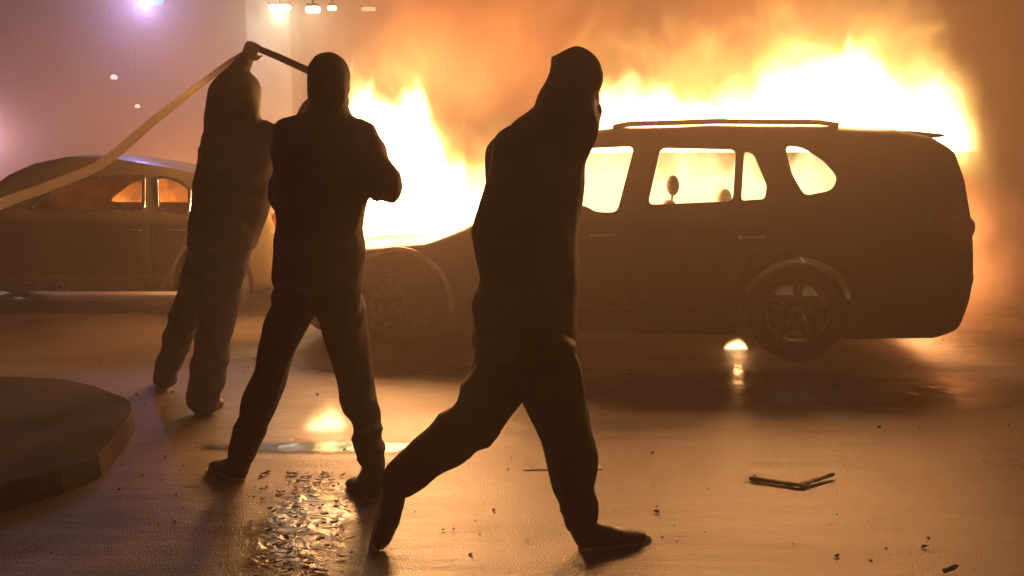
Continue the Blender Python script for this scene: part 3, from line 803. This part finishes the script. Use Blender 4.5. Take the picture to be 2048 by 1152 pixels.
person("person in dark hooded jacket striding to the right, nearest the camera", J3, (.8, .6, 0), M_jacket3, M_trouser, M_shoe,
       dict(l=dict(grip=.8, thumb=(1, .2, 0), palm=(0, -1, 0)), r=dict(grip=.6, thumb=(.6, 0, -.6), palm=(0, 1, .2))), 'hood', "masked people among the burning cars", seed=2.0,
       jr=dict(s=1.02, hs=.85, chest=(.150, .150, .13), waist=(.16, .155, .1), hem=(.172, .165, .05), arm=(.080, .070, .052), leg=(.105, .080, .058), legl=(.118, .096, .064), legr=(.116, .094, .056),
               extra=[[(a3(1025, 318, -.05), .085), (a3(1030, 560, -.02), .10)], [(a3(1030, 470, -.05), .115), (a3(1012, 640, -.04), .105), (a3(1060, 640, 0), .12)], [(a3(1148, 235), .088), (a3(1115, 300), .10), (a3(1060, 290), .09)]]))
# person standing with legs apart in the middle
d2 = gnd(600, 978).y
def a2(px, py, dd=0.0): return at(px, py, d2 + dd)
gl = gnd(470, 962).y - d2; gr = gnd(745, 1000).y - d2
J2 = dict(head=a2(660, 172), neck=a2(655, 238), chest=a2(648, 330), waist=a2(640, 450), pelvis=a2(636, 560), hemc=a2(636, 565),
          shl=a2(583, 275), shr=a2(718, 278), ell=a2(572, 400, .10), wrl=a2(600, 350, .34), elr=a2(772, 372, -.02), wrr=a2(722, 352, .24),
          hipl=a2(598, 585), hipr=a2(676, 585), knl=a2(532, 770, gl * .5 + .04), anl=a2(484, 905, gl), knr=a2(712, 770, gr * .5 + .04), anr=a2(746, 925, gr),
          heell=a2(478, 945, gl), toel=a2(425, 925, gl + .16), heelr=a2(752, 975, gr), toer=a2(700, 955, gr + .17), look=Vector((0.1, 1, 0)))
for _k in ("heelr", "toer", "heell", "toel"): J2[_k].z = .004
person("person in black jacket and beanie seen from behind, legs wide apart, before the flames", J2, (0.05, 1, 0), M_jacket2, M_trouser, M_shoe,
       dict(l=dict(grip=.8, thumb=(.3, 0, 1), palm=(1, 0, 0)), r=dict(grip=.8, thumb=(-.3, 0, 1), palm=(-1, 0, 0))), 'knitted_cap', "masked people among the burning cars", seed=5.0,
       jr=dict(s=1.0, chest=(.200, .135, .12), waist=(.178, .130, .1), hem=(.185, .135, .05), arm=(.074, .064, .050), leg=(.098, .070, .052)))
# person with both arms up holding the bar, farthest
d1 = gnd(400, 828).y
def a1(px, py, dd=0.0): return at(px, py, d1 + dd)
g1 = gnd(325, 782).y - d1
J1 = dict(head=a1(489, 196), neck=a1(480, 262), chest=a1(474, 330), waist=a1(462, 405), pelvis=a1(446, 478), hemc=a1(445, 490),
          shl=a1(437, 268), shr=a1(522, 272), ell=a1(442, 186, -.06), wrl=a1(488, 122, 0), elr=a1(584, 280, .02), wrr=a1(650, 190, .03),
          hipl=a1(425, 490), hipr=a1(464, 492), knl=a1(367, 640, g1 * .5), anl=a1(330, 752, g1), knr=a1(432, 650), anr=a1(408, 795),
          heell=a1(328, 776, g1), toel=a1(318, 768, g1 + .2), heelr=a1(398, 824), toer=a1(440, 800, .22), look=Vector((-.1, 1, .05)))
for _k in ("heelr", "toer", "heell", "toel"): J1[_k].z = .004
person("person in black coat and dark blue jeans holding a bar overhead, standing farthest left", J1, (0.05, 1, 0), M_jacket, M_denim, M_shoe,
       dict(l=dict(grip=1.0, thumb=(1, 0, .2), palm=(0, 1, 0), dir=Vector((.5, .1, .8))), r=dict(grip=1.0, thumb=(-1, 0, .2), palm=(0, 1, 0), dir=Vector((-.1, .1, 1)))), 'hood', "masked people among the burning cars", seed=8.0,
       jr=dict(s=1.0, hs=.88, extra=[[(a1(452, 210), .065), (a1(480, 152), .045)]], chest=(.215, .14, .12), waist=(.205, .14, .1), hem=(.185, .14, .05), arm=(.075, .060, .046), leg=(.105, .082, .066), legr=(.105, .098, .088)))

# bar and hose
bm = bmesh.new(); pa, pb = at(493, 88, d1 + .02), at(668, 163, d1 + .02)
tube(bm, [pa, pa.lerp(pb, .33) + Vector((0, 0, .004)), pa.lerp(pb, .66), pb], [.016, .018, .019, .018], 12)
tag(link("wooden_bar", bm, M_wood), "dark wooden bar raised overhead by the person farthest left", "bar")
bm = bmesh.new()
hp = [at(500, 100, d1 + .02), at(455, 128, d1 - .05), at(380, 185, d1 - .15), at(300, 248, d1 - .35), at(205, 326, d1 - .6), at(100, 372, d1 - .85), at(-20, 418, d1 - 1.1), at(-200, 520, d1 - 1.3), at(-420, 760, d1 - 1.3)]
e = hp[-1]; hp.append(Vector((e.x - .35, e.y, .03))); hp.append(Vector((e.x - 1.2, e.y - .2, .03)))
pts = spline(hp, 90); rr = [0.012 + 0.010 * min(1, k / 30) for k in range(90)]
tube(bm, pts, rr, 14)
tag(link("hose", bm, M_hose), "long pale hose curving from the raised hand down past the left edge", "hose")

# ------------------------------------------------------------------ dark sheet at the left, litter
def slab():
    root = empty("low_slab", gnd(60, 900)); tag(root, "low dark raised slab with a blunt right end on the wet road at the left", "slab")
    zt = .10; o = root.location
    def gz(px, py, z): r = ray(px, py); return Vector((0, 0, CH)) + r * ((CH - z) / -r.z)
    rim = [(-300, 748), (-100, 751), (60, 755), (130, 759), (186, 769), (250, 796), (262, 804), (264, 822), (246, 850), (214, 890), (197, 908), (120, 938), (0, 972), (-150, 1012), (-320, 1056)]
    T = [gz(*p, zt) for p in rim]; c = sum(T, Vector()) / len(T)
    bm = bmesh.new(); rings = []
    for (k, z) in ((1.025, 0.0), (1.02, .03), (1.008, zt - .03), (1.0, zt - .008), (.99, zt), (.80, zt), (.5, zt), (.2, zt)):
        R_ = []
        for i, t in enumerate(T):
            v = c + (t - c) * k; v.z = z + (.012 * noise.noise(v * 3 + Vector((0, 0, 5))) if z > .03 else 0)
            v.x += .01 * noise.noise(Vector((v.x * 7, v.y * 7, z * 9)))
            R_.append(bm.verts.new(v - o))
        rings.append(R_)
    n = len(T)
    for a, b in zip(rings, rings[1:]):
        for i in range(n): bm.faces.new((a[i], a[(i + 1) % n], b[(i + 1) % n], b[i]))
    bm.faces.new(rings[-1]); bmesh.ops.recalc_face_normals(bm, faces=bm.faces[:])
    bmesh.ops.subdivide_edges(bm, edges=bm.edges[:], cuts=1, use_grid_fill=True)
    b = link("slab_body", bm, M_panel, root, smooth=False)
    bm = bmesh.new(); e = [gz(*p, zt - .03) for p in ((240, 856), (222, 880), (200, 900))]
    tube(bm, [p - o + Vector((.012, -.012, 0)) for p in e], [.006, .011, .006], 8); link("edge_highlight", bm, M_highlight, root)  # pale strip painted in as the highlight along the slab's near-right edge
    bm = bmesh.new()
    for k in range(7):
        p = gz(85 + 17 * k + random.uniform(-6, 6), 955 - 6.5 * k, .012) - o
        hull(bm, [(p, (.012, .009, .008)), (p + Vector((random.uniform(.006, .018), .006, .002)), .006)], 8, 5)
    x = link("broken_glass_bits", bm, M_clearlens, None); x.location = o; tag(x, "glinting bits of broken glass along the near foot of the dark slab", "broken glass", kind="stuff")
slab()
def grit():
    bm = bmesh.new(); rnd = random.Random(11)
    for k in range(420):
        d = rnd.uniform(2.6, 9) ; x = rnd.uniform(-.62, .62) * d; r = rnd.uniform(.0015, .0055) * rnd.choice((1, 1, 1.8))
        c = Vector((x, d, r * .4)); vs = [bm.verts.new(c + Vector((rnd.uniform(-1, 1), rnd.uniform(-1, 1), rnd.uniform(-.3, .8))) * r * 1.6) for _ in range(7)]
        bmesh.ops.convex_hull(bm, input=vs)
    tag(link("grit", bm, M_charred, smooth=False), "ash and grit scattered over the road", "grit", kind="stuff")
grit()
def shards():
    bm = bmesh.new(); rnd = random.Random(4)
    for k in range(170):
        px = rnd.gauss(605, 58); py = rnd.uniform(945, 1180)
        if px < 495 or px > 718: continue
        p = gnd(px, py); a = rnd.uniform(0, PI); l = rnd.uniform(.006, .024); w = l * rnd.uniform(.25, .6)
        d = Vector((math.cos(a), math.sin(a), rnd.uniform(-.15, .15))) * l; e = Vector((-math.sin(a), math.cos(a), 0)) * w; u = Vector((0, 0, rnd.uniform(.001, .004)))
        b0 = Vector((p.x, p.y, .006))
        q = [b0 + d + e * .3, b0 + e, b0 - d * rnd.uniform(.6, 1) + e * .2, b0 - e * rnd.uniform(.5, 1)]
        lo = [bm.verts.new(v) for v in q]; hi = [bm.verts.new(v + u + Vector((0, 0, rnd.uniform(0, .003)))) for v in q]
        bm.faces.new(hi)
        for i in range(4): bm.faces.new((lo[i], lo[(i + 1) % 4], hi[(i + 1) % 4], hi[i]))
    bmesh.ops.recalc_face_normals(bm, faces=bm.faces[:])
    tag(link("debris", bm, M_shard, smooth=False), "broken wet bits scattered in the puddle at the people's feet", "debris", kind="stuff")
M_shard = surf("wet_broken_plastic", (0.09, 0.05, 0.035), 0.42, var=.6, scale=30)
shards()
def litter(label, pts, r, name="charred_scrap", flat=.35):
    bm = bmesh.new()
    for (p, q_) in pts: hull(bm, [(p, (r, r, r * flat)), (q_, (r * .7, r * .7, r * flat))], 10, 6)
    o = remeshed(name, bm, M_charred, None, vox=.008, smooth=3, fold=.004, fscale=16, seed=r * 100)
    return tag(o, label, "litter")
def G_(px, py, z=.012): v = gnd(px, py); v.z = z; return v
litter("dark flat winged scrap lying on the open road in front of the SUV", [(G_(1505, 962), G_(1590, 975)), (G_(1560, 969), G_(1612, 978)), (G_(1600, 976), G_(1665, 957, .02))], .020, flat=.32)
litter("small dark scrap on the road right of the striding person's rear shoe", [(G_(850, 992), G_(935, 996))], .008)
litter("tiny dark crumb on the road below the longer thin scrap", [(G_(838, 1022), G_(862, 1024))], .010)
litter("lone dark speck on the bright road behind the striding person's front foot", [(G_(1012, 1034), G_(1022, 1034))], .008)
litter("dark pointed scrap at the bottom edge of the road, far right", [(G_(1890, 1150), G_(1912, 1148, .03))], .016)

# ------------------------------------------------------------------ things behind
def facade():
    D = 17.0
    root = empty("shop_building", (-2.0, D, 0)); tag(root, "dim building facade behind the smoke with dark upper windows", "building")
    bm = bmesh.new(); box(bm, (0, 2, 4.5), (22, 4, 9)); o = link("wall", bm, M_facade, root, smooth=False)
    for x in range(-10, 11, 2):
        for z in (5.0, 7.4):
            bm = bmesh.new()
            for (cx, cz, sx, sz) in ((0, .8, 1.3, .1), (0, -.8, 1.3, .1), (-.6, 0, .1, 1.5), (.6, 0, .1, 1.5), (0, 0, .06, 1.5)): box(bm, (x + cx, -.05, z + cz), (sx, .12, sz))
            w = link("window", bm, M_trim, root, smooth=False)
            bm = bmesh.new(); box(bm, (x, -.012, z), (1.12, .02, 1.5)); link("pane", bm, M_winglass, w, smooth=False)
    for x in range(-9, 10, 3):
        bm = bmesh.new(); box(bm, (x, -.03, 1.45), (2.1, .05, 2.4)); f_ = link("shop_window", bm, M_winglass, root, smooth=False)
        bm = bmesh.new()
        for (cx, cz, sx, sz) in ((0, 1.25, 2.3, .1), (0, -1.25, 2.3, .1), (-1.1, 0, .1, 2.4), (1.1, 0, .1, 2.4)): box(bm, (x + cx, -.06, 1.45 + cz), (sx, .1, sz))
        link("frame", bm, M_trim, f_, smooth=False)
facade()
def pillar():
    D = 13.4
    a, b = at(512, 300, D).x, at(598, 300, D).x; c = (a + b) / 2; w = b - a
    root = empty("pillar", (c, D, 0)); tag(root, "tall pale square pillar standing in the smoke behind the person with raised arms", "pillar", kind="thing")
    bm = bmesh.new(); box(bm, (0, 0, 2.6), (w, w, 4.8), bev=.03); link("shaft", bm, M_pillar, root)
    bm = bmesh.new(); box(bm, (0, 0, .12), (w * 1.35, w * 1.35, .24), bev=.02); link("plinth", bm, M_pillar, root)
    bm = bmesh.new(); box(bm, (0, 0, 5.08), (w * 1.3, w * 1.3, .16), bev=.02); link("capital", bm, M_pillar, root)
pillar()
def hanging_light(label, px, py, D, wd, ht, col, k, watts, lcol):
    p = at(px, py, D); root = empty("hanging_light", p); tag(root, label, "lamp", "lights hanging in the smoke")
    bm = bmesh.new(); box(bm, (0, 0, ht * .62), (wd * 1.1, .14, ht * .35), bev=.01); hs = link("housing", bm, M_trim, root)
    bm = bmesh.new(); hull(bm, [((-wd * .42, 0, 0), (ht * .5, .05, ht * .5)), ((wd * .42, 0, 0), (ht * .5, .05, ht * .5))]); link("lit_tube", bm, emit("lit_" + label[:9], col, k), root)
    bm = bmesh.new(); tube(bm, [(0, 0, ht * .7), (0, 0, 7.6 - p.z)], .012, 6); link("hanger", bm, M_trim, root)
    if watts: lamp("lamp_" + label[:6], p + Vector((0, -.12, -.12)), watts, lcol, .1)
hanging_light("long white lit tube lamp high in front of the pale pillar", 560, 15, 11.9, .24, .06, (.95, 1, .85), 30, 30, (.70, 1, .80))
hanging_light("warm cream oval lamp just right of the long white tube", 626, 19, 11.6, .12, .075, (1, .85, .55), 22, 15, (1, .8, .5))
hanging_light("small dim pinkish lamp third along from the white tube", 664, 16, 11.8, .07, .06, (1, .55, .35), 6, 0, (1, .6, .4))
hanging_light("faintest orange lamp at the end of the hanging row", 737, 18, 12.5, .16, .05, (1, .55, .3), 2.0, 0, (1, .6, .4))
def glow_lamp(label, cat, px, py, D, r, col, k, watts, lcol, group=None):
    p = at(px, py, D); root = empty("hanging_lamp", p); tag(root, label, cat, group)
    bm = bmesh.new(); tube(bm, [(0, 0, r), (0, 0, 7.6 - p.z)], .004, 6); link("wire", bm, M_trim, root)
    bm = bmesh.new(); hull(bm, [((0, 0, 0), (r * 1.5, r, r * .8)), ((0, 0, r * .3), (r, r * .8, r))]); link("lens", bm, emit("lamp_glow", col, k), root)
    bm = bmesh.new(); box(bm, (0, .02, r * 1.4), (r * 3.0, r * 2.4, r * .5), bev=r * .1); link("cap", bm, M_trim, root)
    if watts: lamp("lamp_glow_light", p + Vector((0, -.25, -.1)), watts, lcol, .1)
glow_lamp("blue lit lamp at the very top of the picture in violet smoke", "lamp", 304, 0, 12.3, .10, (.03, .22, 1.0), 4.5, 75, (.42, .40, 1.0))
glow_lamp("violet glowing lamp beyond the hatchback roof, at the left edge", "lamp", -40, 250, 12.6, .09, (.3, .2, 1.0), 6, 95, (.76, .50, .66))
glow_lamp("tiny pale distant lamp in the violet smoke", "lamp", 228, 155, 13.0, .035, (1, .8, .9), 2.5, 0, None)
glow_lamp("tiny pink distant lamp below the pale one", "lamp", 275, 213, 13.0, .026, (1, .5, .45), 3.5, 0, None)

# ------------------------------------------------------------------ fires
KF = 1.0
def crest(pts, z0, D_off):
    """picture crest -> object metres of a fire lying along the suv axis at depth offset D_off"""
    out = []
    for px, py in pts:
        r = ray(px, py); o = Vector((0, 0, CH)); P0 = A + nrm * D_off
        t = (P0 - o).dot(nrm) / r.dot(nrm); q = o + r * t; d = q - mid
        out.append((d.dot(ux), q.z - z0))
    return out
def suv_flame(name, label, pts, z0, D_off, depth, K, **kw):
    c = crest(pts, z0, D_off); cx = (c[0][0] + c[-1][0]) / 2
    c = [(x - cx, z) for x, z in c]
    loc = suv_world(cx, D_off - HW, z0)
    return flame(name, label, loc, rz_suv, c, depth, K, **kw), cx
suv_flame("roof_flames", "tall white and yellow flames roaring above the SUV roof",
          [(1100, 262), (1160, 190), (1210, 140), (1260, 142), (1330, 128), (1400, 110), (1480, 100), (1560, 55), (1640, 38), (1740, 50), (1810, 75), (1880, 120), (1910, 165), (1930, 215), (1942, 285)],
          1.45, 1.0, .60, 7 * KF, soft=.16, amp=3.0, ns=2.3, margin=.62, fringe=1.5)
suv_flame("tail_flames", "yellow flames licking the sloping tail of the SUV",
          [(1790, 330), (1850, 190), (1900, 180), (1935, 215), (1962, 290), (1992, 425)], 1.12, .95, .55, 13 * KF, soft=.15, amp=1.4, ns=3.0, base_soft=.45, fringe=.8, margin=.4)
suv_flame("bonnet_flames", "broad white flames bursting from the SUV bonnet beside the standing person",
          [(560, 460), (640, 380), (700, 320), (750, 265), (800, 220), (860, 235), (900, 275), (960, 310), (1010, 320), (1060, 330), (1110, 300)], .80, .95, .55, 6.5 * KF, soft=.15, amp=2.6, ns=2.4, margin=.5, fringe=1.3)
suv_flame("cabin_flames", "white hot flames filling the SUV cabin behind its windows",
          [(1020, 300), (1090, 225), (1240, 230), (1320, 235), (1500, 240), (1650, 250), (1720, 290)], .80, .95, .60, 3.4 * KF, soft=.16, amp=3.2, ns=3.6, fringe=.5, margin=-.12)
# a second fire further back, seen over the standing person's shoulder
def back_flame(name, label, pts, z0, D, depth, K, **kw):
    c = [(at(px, py, D).x, at(px, py, D).z - z0) for px, py in pts]; cx = (c[0][0] + c[-1][0]) / 2
    return flame(name, label, (cx, D, z0), 0, [(x - cx, z) for x, z in c], depth, K, **kw)
back_flame("rear_flames", "pale torn flame burning beyond the bonnet beside the standing person's head",
           [(640, 250), (690, 160), (720, 132), (765, 142), (795, 175), (818, 142), (840, 150), (870, 215), (930, 300)], .5, 8.6, .5, 12 * KF, soft=.13, amp=3.4, ns=3.0, margin=.45, fringe=.9)
back_flame("road_flames", "small yellow fire on the wet road seen between the standing person's legs",
           [(590, 850), (615, 800), (640, 775), (665, 768), (690, 800), (705, 850)], .0, gnd(650, 858).y, .13, 16 * KF, soft=.08, amp=.5, ns=7, margin=.03)
back_flame("added_far_flames", "unseen fire added behind the hatchback to glow orange through its windows",
           [(120, 450), (180, 380), (240, 352), (300, 345), (350, 348), (400, 358), (450, 400)], .8, 10.9, .5, 30 * KF, soft=.25, amp=.9, ns=2.0)  # invented fire, added so the hatchback windows have orange behind them
lamp("fire_light", at(330, 380, 10.8), 130, rad=.2)  # unseen lamp added behind the hatchback to light its windows orange
p = gnd(1470, 700); 
back_flame("tyre_flames", "tiny flame licking the ground in front of the SUV rear wheel",
           [(1445, 700), (1462, 672), (1480, 668), (1496, 702)], .0, p.y + .05, .06, 60 * KF, soft=.03, amp=.4, ns=12, margin=.01)
lamp("fire_light", gnd(1474, 700) + Vector((0, -.06, .10)), 1.6, rad=.03)
def fl(name, x, y, z, w, r=.25): return lamp(name, suv_world(x, y, z), w, rad=r)
xq = lambda px: suv_loc(px, 300)[0]
fl("fire_light", xq(1330), .1, 2.05, 220); fl("fire_light", xq(1560), .1, 2.2, 330, .3); fl("fire_light", xq(1760), .1, 2.2, 330, .3)
fl("fire_light", xq(1240), 0, 1.3, 40, .15); fl("fire_light", xq(1450), 0, 1.3, 40, .15)
fl("fire_light", xq(830), 0, 1.25, 380, .3); fl("fire_light", xq(700), .1, 1.2, 160, .25)
lamp("fire_light", at(735, 180, 8.6), 200, rad=.2); lamp("fire_light", gnd(650, 850) + Vector((0, 0, .15)), 1.2, rad=.06)
lamp("fire_light", suv_world(xq(1990), 1.4, .7), 330, rad=.3)

# ------------------------------------------------------------------ smoke and haze
def volume_mat(name, dens, col, aniso=.3, scale=.5, lo=.42, hi=.70, zfade=None):
    m, nt, N, L = nodes(name); N.remove(N["Principled BSDF"])
    v = N.new('ShaderNodeVolumePrincipled'); v.inputs['Color'].default_value = (*col, 1); v.inputs['Anisotropy'].default_value = aniso
    if scale:
        tc = N.new('ShaderNodeTexCoord'); n = N.new('ShaderNodeTexNoise'); n.inputs['Scale'].default_value = scale; n.inputs['Detail'].default_value = 4; n.inputs['Distortion'].default_value = .5
        L.new(tc.outputs['Object'], n.inputs['Vector'])
        r = N.new('ShaderNodeMapRange'); r.interpolation_type = 'SMOOTHSTEP'; r.inputs[1].default_value = lo; r.inputs[2].default_value = hi; r.inputs[3].default_value = 0; r.inputs[4].default_value = dens
        L.new(n.outputs['Fac'], r.inputs[0]); L.new(r.outputs[0], v.inputs['Density'])
    else: v.inputs['Density'].default_value = dens
    L.new(v.outputs[0], N["Material Output"].inputs['Volume'])
    return m
def smoke(name, label, c, r, mat, seed):
    bm = bmesh.new(); bmesh.ops.create_icosphere(bm, subdivisions=4, radius=1)
    for v in bm.verts:
        k = 1 + .28 * noise.noise(v.co * 1.6 + Vector((seed,) * 3)) + .12 * noise.noise(v.co * 4 + Vector((seed,) * 3))
        v.co = Vector((v.co.x * r[0] * k, v.co.y * r[1] * k, v.co.z * r[2] * k))
    o = link(name, bm, mat); o.location = c; o['kind'] = "stuff"; return o
M_smoke = volume_mat("drifting_smoke", 1.5, (.62, .44, .33), .35, .8, .46, .66)
smoke("smoke", "", (0.3, 9.6, 3.9), (3.6, 1.3, 1.9), M_smoke, 3.0)
M_bank = volume_mat("smoke_bank", .52, (.84, .66, .56), .1, 0)
smoke("smoke", "", (-1.0, 13.6, 3.2), (13.5, 2.3, 6.5), M_bank, 9.0)
def puff(c, r, dens, col=(.80, .62, .50), seed=1.0, sc=1.1):
    m, nt, N, L = nodes("smoke_puff"); N.remove(N["Principled BSDF"])
    v = N.new('ShaderNodeVolumePrincipled'); v.inputs['Color'].default_value = (*col, 1); v.inputs['Anisotropy'].default_value = .3
    tc = N.new('ShaderNodeTexCoord'); mp = N.new('ShaderNodeMapping'); mp.inputs['Scale'].default_value = (1 / r[0], 1 / r[1], 1 / r[2]); L.new(tc.outputs['Object'], mp.inputs[0])
    ln = N.new('ShaderNodeVectorMath'); ln.operation = 'LENGTH'; L.new(mp.outputs[0], ln.inputs[0])
    f = N.new('ShaderNodeMapRange'); f.interpolation_type = 'SMOOTHSTEP'; f.inputs[1].default_value = 1.0; f.inputs[2].default_value = .2; L.new(ln.outputs['Value'], f.inputs[0])
    n = N.new('ShaderNodeTexNoise'); n.inputs['Scale'].default_value = sc; n.inputs['Detail'].default_value = 4; n.inputs['Distortion'].default_value = .6; L.new(tc.outputs['Object'], n.inputs['Vector'])
    g = N.new('ShaderNodeMapRange'); g.inputs[1].default_value = .38; g.inputs[2].default_value = .68; g.inputs[4].default_value = dens; L.new(n.outputs['Fac'], g.inputs[0])
    x = N.new('ShaderNodeMath'); x.operation = 'MULTIPLY'; L.new(f.outputs[0], x.inputs[0]); L.new(g.outputs[0], x.inputs[1]); L.new(x.outputs[0], v.inputs['Density'])
    L.new(v.outputs[0], N["Material Output"].inputs['Volume'])
    smoke("smoke", "", c, r, m, seed)
puff(suv_world(xq(2065), 1.0, .55), (.95, .8, .95), 2.6, seed=2)
puff(suv_world(xq(1450), -.55, .75), (.8, .4, .6), 2.6, seed=4, sc=1.6)
puff(suv_world(xq(1000), -.6, .35), (2.2, .6, .4), .2, seed=6, sc=1.4)
puff(at(90, 110, 10.4), (1.5, .8, 1.1), 1.3, (.50, .36, .34), seed=11, sc=.9)
puff(at(400, 40, 10.2), (1.2, .8, .9), 1.1, (.52, .38, .33), seed=12, sc=1.0)
puff(at(690, 40, 9.8), (1.2, .7, .7), 1.0, (.58, .40, .28), seed=13, sc=1.1)
puff(at(980, 60, 8.6), (1.3, .8, .9), 3.0, (.55, .36, .26), seed=8, sc=1.3)
bm = bmesh.new(); box(bm, (0, 18, 5.5), (60, 50, 13.2))
hz = link("haze", bm, volume_mat("thin_smoky_haze", HAZE, (.80, .66, .58), .48, 0), smooth=False); hz['kind'] = "stuff"
